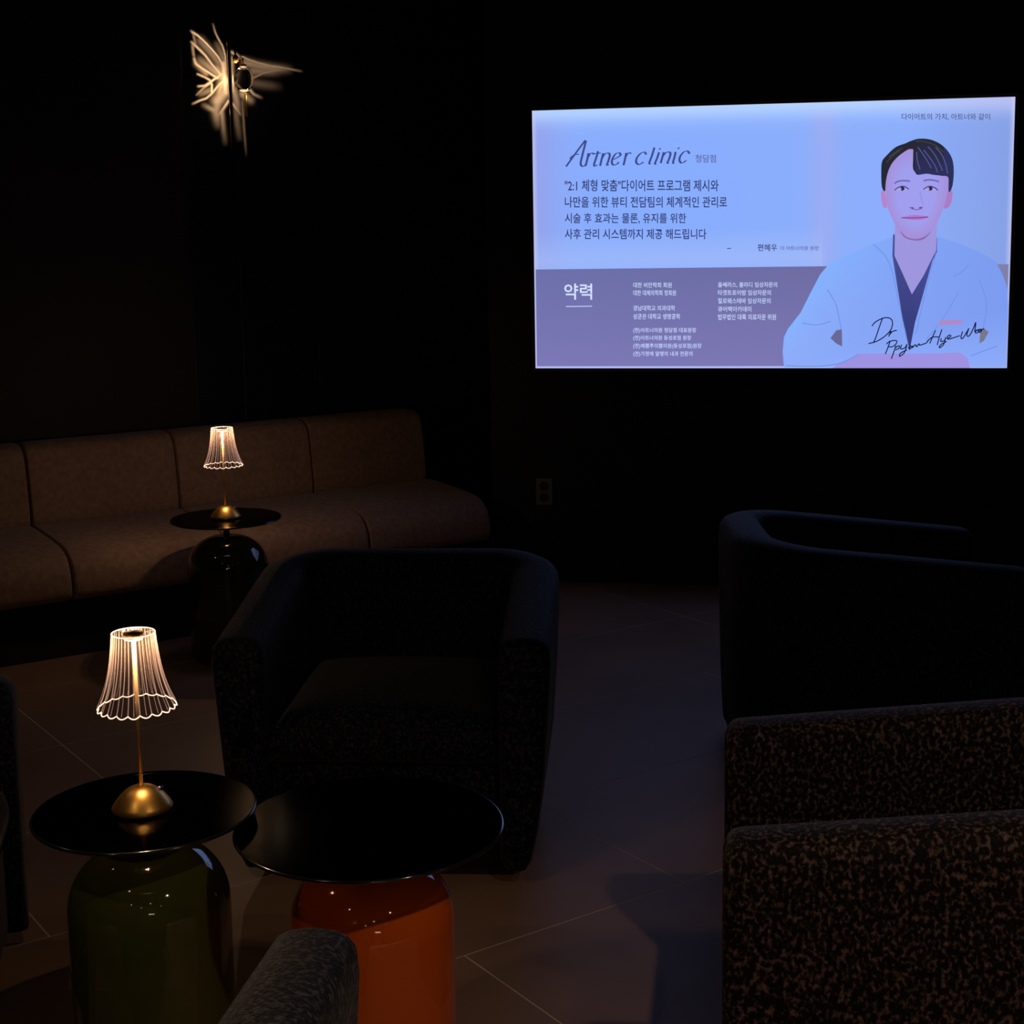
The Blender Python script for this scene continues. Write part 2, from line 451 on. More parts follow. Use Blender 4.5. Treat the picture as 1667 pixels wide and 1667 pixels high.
# ------------------------------------------------------------------ tub armchairs
def tub_chair(loc, rz, label, W=.78, D=.70, HB=.68, HA=.60, TP=1.0, mat=None, ramp=(0, 1), rc=.125):
    """local: faces -y; origin on the floor at the middle"""
    mat = mat or M_VELVET
    root = empty('tub_armchair', (loc[0], loc[1], 0), rz)
    tag(root, label, 'armchair', 'dark velvet tub armchairs')
    T = .125; hw = W / 2 - T / 2; yb = D / 2 - T / 2; yf = -D / 2
    path = []                                            # centre line from right front round the back to left front
    def seg(a, b, n):
        for i in range(n): path.append((a[0] + (b[0] - a[0]) * i / n, a[1] + (b[1] - a[1]) * i / n))
    for i in range(5): path.append((hw, yf + .03 * (i / 5) ** 1))
    seg((hw, yf + .03), (hw, yb - rc), 12)
    for i in range(10):
        a = i / 10 * PI / 2; path.append((hw - rc + rc * math.cos(a), yb - rc + rc * math.sin(a)))
    seg((hw - rc, yb), (-hw + rc, yb), 12)
    for i in range(10):
        a = PI / 2 + i / 10 * PI / 2; path.append((-hw + rc + rc * math.cos(a), yb - rc + rc * math.sin(a)))
    seg((-hw, yb - rc), (-hw, yf + .03), 12)
    for i in range(6): path.append((-hw, yf + .03 - .03 * (i / 5)))
    N = len(path)
    bm = bmesh.new(); rings = []
    for i, (x, y) in enumerate(path):
        a = path[max(i - 1, 0)]; b = path[min(i + 1, N - 1)]
        t = Vector((b[0] - a[0], b[1] - a[1])).normalized(); o = Vector((t.y, -t.x))   # outward
        q = (y - yf) / (D - T / 2)                          # 0 front .. 1 back
        s = max(0, min(1, (q - ramp[0]) / ramp[1])); s = s * s * (3 - 2 * s) if ramp[0] > .1 else s
        h = HA + (HB - HA) * s
        e = min(1, (y - yf) / .03) if q < .1 else 1         # rounded front end
        e = math.sqrt(max(0, 1 - (1 - e) ** 2))
        th = T * (.70 + .30 * e); hh = h - .028 * (1 - e)
        ring = []
        z0 = .045
        prof = [(.5, z0 + .02, .050), (.5, z0 + .10, .034), (.5, .25, .020), (.5, .42, .008), (.5, hh - .06, .0)]
        for k in range(1, 8):
            aa = k / 8 * PI
            prof.append((.5 * math.copysign(abs(math.cos(aa)) ** .75, math.cos(aa)), hh - .05 + .05 * math.sin(aa) ** .75, 0))
        prof += [(-.5, hh - .06, 0), (-.5, .42, 0), (-.5, .25, 0), (-.5, z0 + .02, 0), (-.40, z0, .0), (.36, z0, .045)]
        for off, z, ins in prof:
            p = Vector((x, y)) + o * (off * th - ins * TP)
            ring.append(bm.verts.new((p.x, p.y, z)))
        rings.append(ring)
    m = len(rings[0])
    for a, b in zip(rings, rings[1:]):
        for k in range(m): bm.faces.new((a[k], a[(k + 1) % m], b[(k + 1) % m], b[k]))
    bm.faces.new(rings[0][::-1]); bm.faces.new(rings[-1])
    bm_obj('shell', bm, mat, root, smooth=True)
    # seat cushion and apron
    ix = W / 2 - T - .004
    def pillow(name, x0, x1, y0, y1, z0, z1, r, crown):
        bm = bmesh.new(); nx, ny = 12, 12; top = []; bot = []
        for i in range(nx + 1):
            for j in range(ny + 1):
                u, v = i / nx, j / ny
                uu = .5 - .5 * math.cos(PI * u); vv = .5 - .5 * math.cos(PI * v)
                x = x0 + (x1 - x0) * uu; y = y0 + (y1 - y0) * vv
                ed = min(x - x0, x1 - x, y - y0, y1 - y)
                dz = r - math.sqrt(max(0, r * r - max(0, r - ed) ** 2))
                top.append(bm.verts.new((x, y, z1 - dz + crown * math.sin(PI * uu) * math.sin(PI * vv))))
        I = lambda i, j: i * (ny + 1) + j
        for i in range(nx):
            for j in range(ny): bm.faces.new((top[I(i, j)], top[I(i + 1, j)], top[I(i + 1, j + 1)], top[I(i, j + 1)]))
        rim = [I(i, 0) for i in range(nx)] + [I(nx, j) for j in range(ny)] + [I(i, ny) for i in range(nx, 0, -1)] + [I(0, j) for j in range(ny, 0, -1)]
        lo = [bm.verts.new((top[k].co.x, top[k].co.y, z0)) for k in rim]
        for a in range(len(rim)):
            b2 = (a + 1) % len(rim); bm.faces.new((top[rim[b2]], top[rim[a]], lo[a], lo[b2]))
        bm.faces.new(lo)
        return bm_obj(name, bm, mat, root, smooth=True)
    pillow('seat_cushion', -ix, ix, yf + .018, D / 2 - T - .004, .30, .412, .07, .028)
    bm = bmesh.new(); box(bm, -ix, ix, yf + .035, D / 2 - T, .055, .298)
    bevel(bm_obj('apron', bm, mat, root), .012)
    bm = bmesh.new(); box(bm, -W / 2 + .10, W / 2 - .10, yf + .08, D / 2 - .10, 0, .054)
    bm_obj('base', bm, M_PLINTH, root)
    return root
def face_angle(dx, dy):      # rotation that turns local -y to (dx, dy)
    return math.atan2(dx, -dy)
tub_chair((-.292, 3.785), face_angle(-.075, -.997), 'dark velvet tub armchair in the middle, facing the camera behind the orange table', W=.80)
tub_chair((1.012, 4.345), face_angle(1, 0), 'dark velvet tub armchair at right below the screen, seen from its back corner', W=.68, D=.80, HA=.60, TP=.3, rc=.165)
tub_chair((.735, 2.56), face_angle(-.99, .145), 'dark speckled velvet tub armchair with warm light in its colour, nearest at bottom right, side on', W=.68, D=.74, HA=.577, HB=.65, TP=.3, mat=M_VELVET_WARM_LIT)
tub_chair((-1.36, 2.80), face_angle(.98, .20), 'dark velvet armchair cut off by the left edge, beside the green table')
tub_chair((-.635, 1.675), face_angle(.08, .997), 'grey flecked velvet armchair at the bottom edge, only one rounded arm showing', mat=M_VELVET_GREY)

# ------------------------------------------------------------------ wall outlet
P = on_plane(886.5, 800, WALL0, TVN)
outlet = empty('wall_outlet', P, math.atan2(TVD.y, TVD.x))
tag(outlet, 'grey double socket outlet plate low on the dark wall below the screen', 'outlet')
bm = bmesh.new(); box(bm, -.036, .036, -.008, -.0005, -.0585, .0585)
pl = bevel(bm_obj('plate', bm, M_OUTLET, outlet), .003)
for s in (-1, 1):
    bm = bmesh.new(); lathe(bm, [(.0205, 0), (.0205, .0012), (.0175, .0014), (.0170, .0004)], 32)
    bm.transform(Matrix.Translation((0, -.0082, s * .0255)) @ Matrix.Rotation(PI / 2, 4, 'X'))
    so = bm_obj('socket', bm, M_OUTHOLE, outlet)
    bm = bmesh.new()
    for t in (-1, 1):
        lathe(bm, [(.0024, 0), (.0024, .0012)], 12, t * .0095)
    bm.transform(Matrix.Translation((0, -.0088, s * .0255)) @ Matrix.Rotation(PI / 2, 4, 'X'))
    bm_obj('pin_hole', bm, M_BLACK, so)

# ------------------------------------------------------------------ wall sconce
wp = on_plane(385, 128, SW - SN * .018, SN)
sconce = empty('wall_sconce', wp, math.atan2(SD.y, SD.x))
tag(sconce, 'small glass globe wall lamp throwing a butterfly shaped glow on the dark wall', 'wall lamp')
bm = bmesh.new(); lathe(bm, [(.012, 0), (.012, .006), (.009, .009), (.004, .010)], 32)
bm.transform(Matrix.Translation((.0, 0, .075)) @ Matrix.Rotation(PI / 2, 4, 'X')); bm_obj('wall_plate', bm, M_BRASS, sconce, smooth=True)
GX, GZ = -.014, -.012
bm = bmesh.new(); tube(bm, [(0, -.008, .075), (GX * .5, -.06, .078), (GX, -.11, .074), (GX, -.11, GZ + .05)], .003, 10)
bm_obj('arm', bm, M_BRASS, sconce, smooth=True)
bm = bmesh.new(); bmesh.ops.create_uvsphere(bm, u_segments=40, v_segments=24, radius=.042)
bm.transform(Matrix.Translation((GX, -.11, GZ)) @ Matrix.Diagonal((1, 1, 1.28, 1)))
M_GLOBE = new_mat('clear_globe_glass', (1, .95, .9), .02, 0, Transmission_Weight=1.0, IOR=1.45)
bm_obj('globe', bm, M_GLOBE, sconce, smooth=True)
bm = bmesh.new(); lathe(bm, [(.010, .050), (.014, .052), (.014, .060), (.008, .062)], 24, GX, -.11, GZ)
bm_obj('cap', bm, M_BRASS, sconce, smooth=True)
bm = bmesh.new(); lathe(bm, [(.005, -.155), (.0055, -.153), (.0055, -.058), (.004, -.056)], 16, GX + .006, -.11, GZ)
bm_obj('drop_rod', bm, M_BRASS, sconce, smooth=True)
bm = bmesh.new(); lathe(bm, [(.010, .0), (.016, .003), (.018, .007), (.010, .010)], 20, GX, -.11, GZ - .050)
bm_obj('bulb', bm, M_BULB, sconce, smooth=True)
ld = bpy.data.lights.new('rod_fill_light', 'POINT'); ld.energy = .05; ld.color = (1, .74, .44); ld.shadow_soft_size = .004
lo = bpy.data.objects.new('rod_fill_light', ld); COL.objects.link(lo); lo.parent = sconce; lo.location = (GX + .018, -.135, GZ - .062)  # fill light added outside the globe to brighten the rod and wall

def sconce_light():
    """patterned light: caustic lines drawn into its emission, not refracted by the globe"""
    ld = bpy.data.lights.new('sconce_light', 'POINT'); ld.energy = 1.0; ld.shadow_soft_size = .0015; ld.color = (1, .74, .44)  # drawn node pattern stands in for the caustics of the glass
    lo = bpy.data.objects.new('sconce_light', ld); COL.objects.link(lo); lo.parent = sconce
    DW = .055
    lo.location = (-.0, -DW, 0)
    ld.use_nodes = True
    N, L = ld.node_tree.nodes, ld.node_tree.links; N.clear()
    out = N.new('ShaderNodeOutputLight'); em = N.new('ShaderNodeEmission'); L.new(em.outputs[0], out.inputs[0])
    em.inputs[0].default_value = (1, .76, .50, 1)
    tc = N.new('ShaderNodeTexCoord')
    sep = N.new('ShaderNodeSeparateXYZ'); L.new(tc.outputs['Normal'], sep.inputs[0])
    def math_(op, a, b=None, c=None):
        n = N.new('ShaderNodeMath'); n.operation = op
        for i, x in enumerate((a, b, c)):
            if x is None: continue
            if isinstance(x, (int, float)): n.inputs[i].default_value = x
            else: L.new(x, n.inputs[i])
        return n.outputs[0]
    def vmath(op, a, b=None, scale=None):
        n = N.new('ShaderNodeVectorMath'); n.operation = op
        for i, x in enumerate((a, b)):
            if x is None: continue
            if isinstance(x, tuple): n.inputs[i].default_value = x
            else: L.new(x, n.inputs[i])
        if scale is not None: L.new(scale, n.inputs['Scale'])
        return n
    # direction -> point on the wall, metres from the foot of the light
    ys = math_('MAXIMUM', sep.outputs['Y'], .02)
    tx = math_('MULTIPLY', math_('DIVIDE', sep.outputs['X'], ys), DW)
    tz = math_('MULTIPLY', math_('DIVIDE', sep.outputs['Z'], ys), DW)
    cmb = N.new('ShaderNodeCombineXYZ'); L.new(tx, cmb.inputs[0]); L.new(tz, cmb.inputs[1])
    p = cmb.outputs[0]
    def W(cx, cy):        # picture crop -> wall metres
        px, py = 260 + cx / 5.954, 20 + cy / 5.954
        q = on_plane(px, py, SW - SN * .018, SN) - wp
        return (q.dot(SD), q.z, 0)
    F = [ # polyline, width (crop px), intensity start->end
        ([(312, 190), (370, 225), (440, 290), (510, 365), (565, 430), (605, 500), (620, 600)], 8, .30, 1.0),
        ([(322, 190), (345, 300), (318, 330), (330, 420)], 8, .12, .22),
        ([(315, 295), (370, 345), (440, 415), (510, 510), (590, 600)], 10, .25, .8),
        ([(335, 450), (350, 500), (420, 550), (500, 600), (560, 640)], 10, .30, .8),
        ([(518, 120), (540, 200), (570, 260), (610, 330), (635, 420), (640, 560)], 7, .08, .8),
        ([(375, 718), (440, 712), (500, 670), (600, 600)], 8, .25, 1.0),
        ([(325, 885), (390, 855), (450, 835), (505, 790), (560, 720), (630, 650)], 8, .10, 1.0),
        ([(360, 800), (430, 730), (490, 690)], 7, .10, .5),
        ([(370, 600), (440, 630), (490, 660), (505, 700), (505, 780)], 8, .30, .9),
        ([(620, 500), (622, 600), (640, 780)], 26, .8, .8),
        ([(700, 450), (695, 600), (705, 760)], 20, .45, .8),
        ([(665, 860), (620, 930), (565, 1005)], 11, .8, .15),
        ([(690, 860), (730, 920), (785, 990)], 10, .8, .10),
        ([(600, 700), (570, 850), (545, 960), (565, 1080)], 34, .5, .05),
        ([(430, 900), (520, 945)], 20, .05, .25),
        ([(640, 760), (560, 860)], 45, .55, .4),
        ([(600, 960), (610, 1060), (630, 1240)], 20, .25, .0),
        ([(720, 760), (745, 860), (760, 980)], 30, .5, .08),
        ([(740, 960), (750, 1160)], 26, .10, .0),
        ([(800, 432), (870, 462), (960, 492), (1080, 520), (1220, 542), (1370, 572)], 8, .55, .03),
        ([(900, 640), (1000, 590), (1120, 565), (1250, 558)], 10, .30, .03),
        ([(830, 490), (950, 520), (1100, 545), (1250, 555)], 34, .32, .02),
        ([(890, 570), (1000, 570), (1150, 575)], 34, .25, .03),
        ([(700, 390), (740, 410), (770, 430)], 12, .6, .3),
        ([(700, 500), (730, 450), (760, 430)], 8, .6, .3),
        ([(880, 680), (1000, 700), (1150, 720)], 34, .12, .01),
        ([(870, 745), (910, 795), (985, 828)], 12, .7, .05),
        ([(800, 790), (850, 830), (880, 850)], 30, .55, .2),
        ([(560, 560), (640, 680)], 44, .4, .5),
        ([(400, 470), (470, 520), (560, 590)], 34, .10, .35),
        ([(360, 500), (450, 590)], 24, .15, .25),
        ([(400, 280), (500, 390), (590, 510)], 34, .10, .25),
        ([(560, 320), (620, 450)], 30, .06, .22),
        ([(400, 790), (480, 760)], 24, .08, .18),
        ([(800, 860), (815, 1100), (840, 1400)], 10, .14, .0),
        ([(620, 1150), (640, 1300)], 22, .05, .0),
        ([(740, 1000), (780, 1260)], 26, .08, .0),
    ]
    tot = None
    for pts, w, i0, i1 in F:
        n = len(pts) - 1
        for s in range(n):
            a = W(*pts[s]); b = W(*pts[s + 1])
            ba = (b[0] - a[0], b[1] - a[1], 0); l2 = ba[0] ** 2 + ba[1] ** 2
            pa = vmath('SUBTRACT', p, a).outputs[0]
            dt = vmath('DOT_PRODUCT', pa, (ba[0] / l2, ba[1] / l2, 0)).outputs['Value']
            h = N.new('ShaderNodeClamp'); L.new(dt, h.inputs[0]); h = h.outputs[0]
            proj = vmath('SCALE', ba, None, h).outputs[0]
            d = vmath('LENGTH', vmath('SUBTRACT', pa, proj).outputs[0]).outputs['Value']
            ww = w / 5.954 / 350
            q = math_('MULTIPLY', d, 1 / ww)
            gss = math_('EXPONENT', math_('MULTIPLY', math_('MULTIPLY', q, q), -1))
            ia = i0 + (i1 - i0) * s / n; ib = i0 + (i1 - i0) * (s + 1) / n
            val = math_('MULTIPLY', gss, math_('MULTIPLY_ADD', h, ib - ia, ia))
            tot = val if tot is None else math_('MAXIMUM', tot, val)
    # undo the fall-off over the wall so the lines keep their own strength
    r2 = math_('ADD', math_('MULTIPLY', tx, tx), math_('MULTIPLY', tz, tz))
    k = math_('MULTIPLY_ADD', r2, 1 / (DW * DW), 1)
    comp = math_('MULTIPLY', k, k)
    front = math_('GREATER_THAN', sep.outputs['Y'], .03)
    st = math_('MULTIPLY', math_('MULTIPLY', tot, comp), front)
    L.new(math_('MULTIPLY', st, SCONCE), em.inputs[1])
SCONCE = 3.0
sconce_light()

# ------------------------------------------------------------------ ceiling downlights
DOWN_AT = ['in front of the nearest right armchair, the brightest one', 'above the bottom left armchair', 'just behind the camera', 'near the left wall by the sofa',
           'far behind the camera, middle of the back row', 'far behind the camera on the right', 'beside the right wall level with the orange table', 'behind the camera on the left']
for i, (x, y, w) in enumerate(DOWN):
    r = empty('downlight', (x, y, ROOM_H))
    tag(r, 'small round ceiling downlight ' + DOWN_AT[i], 'downlight', 'ceiling downlights')
    bm = bmesh.new(); lathe(bm, [(.052, -.0005), (.052, -.006), (.040, -.008), (.036, -.001)], 32, cap=False); bm_obj('trim_ring', bm, M_BLACK, r)
    bm = bmesh.new(); lathe(bm, [(.034, -.0006), (.034, -.004)], 24); bm_obj('lens', bm, M_DOWN, r)
    ld = bpy.data.lights.new('downlight_beam', 'SPOT'); ld.energy = w; ld.color = (1, .70, .48)
    ld.spot_size = math.radians(100 if w < 5 else 112); ld.spot_blend = .6; ld.shadow_soft_size = .045
    lo = bpy.data.objects.new('downlight_beam', ld); COL.objects.link(lo); lo.parent = r; lo.location = (0, 0, -.03)

# strip light over a pale panel on the wall behind the camera (seen mirrored in the table bodies)
sl = empty('strip_light', (.9, -2.84, 2.1)); tag(sl, 'thin warm strip light over a pale panel behind the camera', 'strip light')
bm = bmesh.new(); box(bm, -.4, .4, .0, .03, 0, .03); bm_obj('housing', bm, M_BLACK, sl)
bm = bmesh.new(); box(bm, -.39, .39, .031, .035, .004, .026); bm_obj('diffuser', bm, M_STRIP, sl)
bm = bmesh.new(); box(bm, -.4, .4, .0, .02, -2.1, -.02); bm_obj('pale_panel', bm, new_mat('pale_panel_paint', (.6, .5, .4), .6), sl)

# ------------------------------------------------------------------ television
MTV = frame_mat(TVC, TVD, TVN)
MTVI = MTV.inverted()
tv = empty('television', TVC, math.atan2(TVD.y, TVD.x))
tag(tv, 'large wall mounted television showing a clinic slide with a doctor in a white coat', 'television')
SW_, SH_ = 1.936, 1.077
bm = bmesh.new()
b_ = .014
box(bm, -SW_ / 2 - b_, SW_ / 2 + b_, .001, .049, -SH_ / 2 - b_, SH_ / 2 + b_)
bevel(bm_obj('casing', bm, M_BLACK, tv), .004)
bm = bmesh.new()
for (x0, x1, z0, z1) in ((-SW_ / 2 - b_, -SW_ / 2, -SH_ / 2 - b_, SH_ / 2 + b_), (SW_ / 2, SW_ / 2 + b_, -SH_ / 2 - b_, SH_ / 2 + b_),
                         (-SW_ / 2, SW_ / 2, SH_ / 2, SH_ / 2 + b_), (-SW_ / 2, SW_ / 2, -SH_ / 2 - b_, -SH_ / 2)):
    box(bm, x0, x1, -.006, .001, z0, z1)
bm_obj('bezel', bm, M_BLACK, tv)

def tvp(px, py, layer=0):
    q = MTVI @ on_plane(px, py, TVC, TVN)
    x = max(-SW_ / 2, min(SW_ / 2, q.x)); z = max(-SH_ / 2, min(SH_ / 2, q.z))
    return Vector((x, -.0003 * layer, z))
C1 = lambda cx, cy: (850 + cx / 3.334, 140 + cy / 3.334)
C2 = lambda cx, cy: (1220 + cx / 3.472, 140 + cy / 3.472)
C3 = lambda cx, cy: (1410 + cx / 8.776, 210 + cy / 8.776)
CS = lambda cx, cy: (1380 + cx / 5.808, 480 + cy / 5.808)
CT = lambda cx, cy: (900 + cx / 5.954, 215 + cy / 5.954)

def set_cols(me, cols):
    at = me.color_attributes.new('col', 'FLOAT_COLOR', 'POINT')
    for i, c in enumerate(cols):
        at.data[i].color = (*lin(c), 1)
def lerp3(a, b, t): return tuple(a[i] + (b[i] - a[i]) * t for i in range(3))

def screen_bg():
    bm = bmesh.new(); nx, nz = 96, 54; vs_ = []; cols = []
    for j in range(nz + 1):
        for i in range(nx + 1):
            u, v = i / nx, j / nz
            vs_.append(bm.verts.new((-SW_ / 2 + SW_ * u, 0, SH_ / 2 - SH_ * v)))
            c = (140, 174, 252)
            # bright centre left, lavender columns at the left and around u=.6, greyer right
            g1 = math.exp(-((u - .25) / .22) ** 2 - ((v - .35) / .35) ** 2); c = lerp3(c, (132, 172, 255), .6 * g1)
            c = lerp3(c, (150, 160, 232), .75 * math.exp(-((u) / .06) ** 2))
            c = lerp3(c, (158, 172, 240), .7 * math.exp(-((u - .62) / .03) ** 2))
            c = lerp3(c, (134, 158, 226), .8 * max(0, min(1, (u - .78) / .2)))
            c = lerp3(c, (168, 190, 250), .6 * max(0, 1 - abs(v - .58) / .12) * (u < .62))
            c = lerp3(c, (185, 214, 255), .9 * math.exp(-(v / .05) ** 2))
            c = lerp3(c, (190, 170, 235), .5 * math.exp(-(v / .05) ** 2) * max(0, (u - .7) / .3))
            e = min(u * SW_, (1 - u) * SW_, (1 - v) * SH_)
            c = lerp3(c, (205, 205, 240), .7 * math.exp(-(e / .010) ** 2))
            cols.append(c)
    for j in range(nz):
        for i in range(nx):
            k = j * (nx + 1) + i; bm.faces.new((vs_[k], vs_[k + 1], vs_[k + nx + 2], vs_[k + nx + 1]))
    me = bpy.data.meshes.new('screen'); bm.to_mesh(me); bm.free(); set_cols(me, cols)
    return link('screen', me, M_SCREEN, tv)
screen = screen_bg()

def catmull(pts, closed=True, sub=6):
    n = len(pts); out = []
    rng = range(n) if closed else range(n - 1)
    for i in rng:
        if closed: p0, p1, p2, p3 = pts[i - 1], pts[i], pts[(i + 1) % n], pts[(i + 2) % n]
        else: p0, p1, p2, p3 = pts[max(i - 1, 0)], pts[i], pts[i + 1], pts[min(i + 2, n - 1)]
        for s in range(sub):
            t = s / sub
            out.append(tuple(.5 * ((2 * p1[k]) + (-p0[k] + p2[k]) * t + (2 * p0[k] - 5 * p1[k] + 4 * p2[k] - p3[k]) * t * t + (-p0[k] + 3 * p1[k] - 3 * p2[k] + p3[k]) * t ** 3) for k in (0, 1)))
    if not closed: out.append(tuple(pts[-1]))
    return out
def shape(name, pts, fn, layer, col, parent, smooth=True, col2=None, fan=None, cols_fn=None):
    """flat printed shape on the screen; fan=(x,y) gives a centre vertex of colour col2"""
    q = catmull(pts) if smooth else pts
    bm = bmesh.new(); vs_ = [bm.verts.new(tvp(*fn(x, y), layer)) for x, y in q]
    cols = [(cols_fn(x, y) if cols_fn else col) for x, y in q]
    if fan:
        inner = [bm.verts.new(tvp(*fn(x + (fan[0] - x) * .4, y + (fan[1] - y) * .4), layer)) for x, y in q]
        cols += [col2] * len(q)
        c = bm.verts.new(tvp(*fn(*fan), layer)); cols.append(col2)
        for i in range(len(q)):
            j = (i + 1) % len(q)
            bm.faces.new((vs_[i], vs_[j], inner[j], inner[i])); bm.faces.new((inner[i], inner[j], c))
    else:
        f = bm.faces.new(vs_)
        bmesh.ops.triangulate(bm, faces=[f], ngon_method='EAR_CLIP')
    me = bpy.data.meshes.new(name); bm.to_mesh(me); bm.free(); set_cols(me, cols)
    return link(name, me, M_SCREEN, parent)
def strokes(name, lines, fn, layer, col, parent, w=1.6, nib=None):
    """lines: list of polylines in crop pixels; w in photo pixels"""
    bm = bmesh.new(); cols = []
    for ln in lines:
        pts = catmull(ln, False, 6) if len(ln) > 2 else ln
        P = [Vector(fn(x, y)) for x, y in pts]
        L_, R_ = [], []
        for i, p in enumerate(P):
            t = (P[min(i + 1, len(P) - 1)] - P[max(i - 1, 0)]).normalized()
            ww = w
            if nib is not None:
                nv = Vector((math.cos(nib), math.sin(nib)))
                ww = w * (.28 + .72 * abs(t.x * nv.y - t.y * nv.x))
            o = Vector((-t.y, t.x)) * ww / 2
            L_.append(bm.verts.new(tvp(*(p + o), layer))); R_.append(bm.verts.new(tvp(*(p - o), layer))); cols += [col, col]
        for i in range(len(P) - 1): bm.faces.new((L_[i], L_[i + 1], R_[i + 1], R_[i]))
    me = bpy.data.meshes.new(name); bm.to_mesh(me); bm.free(); set_cols(me, cols)
    return link(name, me, M_SCREEN, parent)
def lettering(txt, fn, x0, x1, y0, y1, col, parent, layer=3, bold=0.012, shear=0):
    cu = bpy.data.curves.new('txt', 'FONT'); cu.body = txt; cu.size = 1; cu.resolution_u = 2; cu.shear = shear; cu.offset = bold
    o = bpy.data.objects.new('txt', cu); COL.objects.link(o)
    dg = bpy.context.evaluated_depsgraph_get(); dg.update()
    me = bpy.data.meshes.new_from_object(o.evaluated_get(dg))
    bpy.data.objects.remove(o)
    if len(me.vertices) == 0: print('EMPTY TEXT', txt); return
    xs = [v.co.x for v in me.vertices]; ys = [v.co.y for v in me.vertices]
    a, b, c, d = min(xs), max(xs), min(ys), max(ys)
    for v in me.vertices:
        cx = x0 + (x1 - x0) * (v.co.x - a) / (b - a)
        cy = y1 - (y1 - y0) * (v.co.y - c) / (d - c)
        v.co = tvp(*fn(cx, cy), layer)
    me.name = 'lettering'; me.materials.clear(); set_cols(me, [col] * len(me.vertices))
    return link('lettering', me, M_SCREEN, parent)

# grey lower band, with a coarse gradient
bandp = [(868, 439), (1100, 434), (1350, 430), (1660, 424), (1660, 620), (1350, 620), (1100, 620), (868, 620)]
def band():
    bm = bmesh.new(); cols = []; rows = []
    for j in range(7):
        r = []
        for i in range(25):
            u, v = i / 24, j / 6
            z = (SH_ / 2 - SH_ * .611) * (1 - v) + (-SH_ / 2 + .008) * v; x = -SW_ / 2 + .006 + (SW_ - .012) * u
            r.append(bm.verts.new((x, -.0003, z)))
            c = lerp3((108, 112, 170), (112, 106, 158), u); c = lerp3(c, (128, 122, 185), v * .8)
            if u > .9: c = (128, 128, 172)
            cols.append(c)
        rows.append(r)
    for a, b in zip(rows, rows[1:]):
        for i in range(24): bm.faces.new((a[i], a[i + 1], b[i + 1], b[i]))
    me = bpy.data.meshes.new('grey_band'); bm.to_mesh(me); bm.free(); set_cols(me, cols)
    return link('grey_band', me, M_SCREEN, screen)
band()

# portrait of the doctor
def coat_col(x, y):
    t = max(0, min(1, (x - 300) / 1100)); c = lerp3((134, 180, 255), (124, 155, 240), t)
    return lerp3(c, (142, 172, 250), max(0, min(1, (y - 1300) / 300)))
coat = [(195, 1590), (188, 1500), (195, 1420), (218, 1372), (262, 1330), (290, 1280), (345, 1170), (400, 1065), (452, 1003), (560, 952), (700, 893), (812, 850),
        (935, 900), (1056, 850), (1180, 888), (1300, 938), (1390, 990), (1428, 1060), (1458, 1140), (1462, 1250), (1456, 1400), (1452, 1590)]
portrait = shape('portrait', coat, C2, 2, None, tv, smooth=False, cols_fn=coat_col)
shape('arm_gap', [(458, 1425), (490, 1382), (522, 1374), (524, 1472), (490, 1455)], C2, 3, (104, 104, 150), portrait, smooth=False)
shape('arm_gap', [(1300, 1455), (1305, 1385), (1325, 1370), (1352, 1390), (1325, 1440)], C2, 3, (118, 120, 140), portrait, smooth=False)
shape('scrub_top', [(812, 838), (808, 960), (835, 1130), (868, 1330), (905, 1500), (935, 1340), (975, 1200), (1035, 985), (1060, 940), (1060, 860)], C2, 3, (62, 68, 132), portrait, smooth=False,
      cols_fn=lambda x, y: lerp3((72, 78, 150), (52, 58, 118), max(0, min(1, (y - 1100) / 300))))
shape('neck', [(822, 780), (820, 960), (868, 1065), (918, 1178), (985, 1070), (1032, 975), (1056, 930), (1060, 760)], C2, 4, (158, 150, 222), portrait, smooth=False)
shape('face', [(283, 880), (275, 700), (330, 480), (450, 330), (620, 270), (900, 300), (1110, 500), (1180, 700), (1165, 900), (1120, 1080), (1050, 1260),
               (960, 1420), (860, 1520), (730, 1568), (600, 1545), (490, 1465), (400, 1340), (310, 1120)], C3, 6, (166, 142, 216), portrait, col2=(160, 158, 238), fan=(700, 1000))
shape('chin_shadow', [(480, 1450), (560, 1530), (640, 1562), (730, 1570), (840, 1535), (930, 1460), (850, 1555), (760, 1592), (640, 1585), (540, 1540)], C3, 7, (140, 104, 172), portrait)
shape('ear', [(215, 890), (262, 880), (285, 960), (300, 1110), (255, 1125), (222, 1040)], C3, 5, (184, 132, 205), portrait)
shape('ear', [(1165, 900), (1215, 870), (1235, 930), (1215, 1050), (1175, 1120), (1110, 1120)], C3, 5, (172, 124, 196), portrait)
hair = [(270, 890), (225, 830), (215, 640), (225, 470), (290, 380), (420, 260), (560, 205), (640, 170), (760, 138), (920, 152), (1060, 215), (1170, 320),
        (1235, 450), (1252, 620), (1235, 800), (1200, 890), (1175, 880), (1172, 695), (1080, 670), (960, 655), (860, 640), (735, 655), (700, 620), (668, 560), (672, 430), (692, 310),
        (620, 288), (540, 330), (450, 400), (370, 490), (320, 590), (295, 680), (278, 780)]
def hcol(x, y):
    c = (40, 40, 52)
    if x > 700 and y > 250: c = (46, 48, 92)
    return c
shape('hair', hair, C3, 8, None, portrait, cols_fn=hcol)
strokes('hair_strand', [[(740, 260), (790, 330), (870, 450), (930, 560)], [(880, 250), (960, 340), (1040, 480), (1090, 600)], [(990, 260), (1080, 370), (1140, 520), (1160, 640)],
                        [(720, 330), (730, 450), (770, 580)], [(820, 300), (900, 400), (980, 520), (1020, 620)]], C3, 9, (86, 90, 150), portrait, w=1.5)
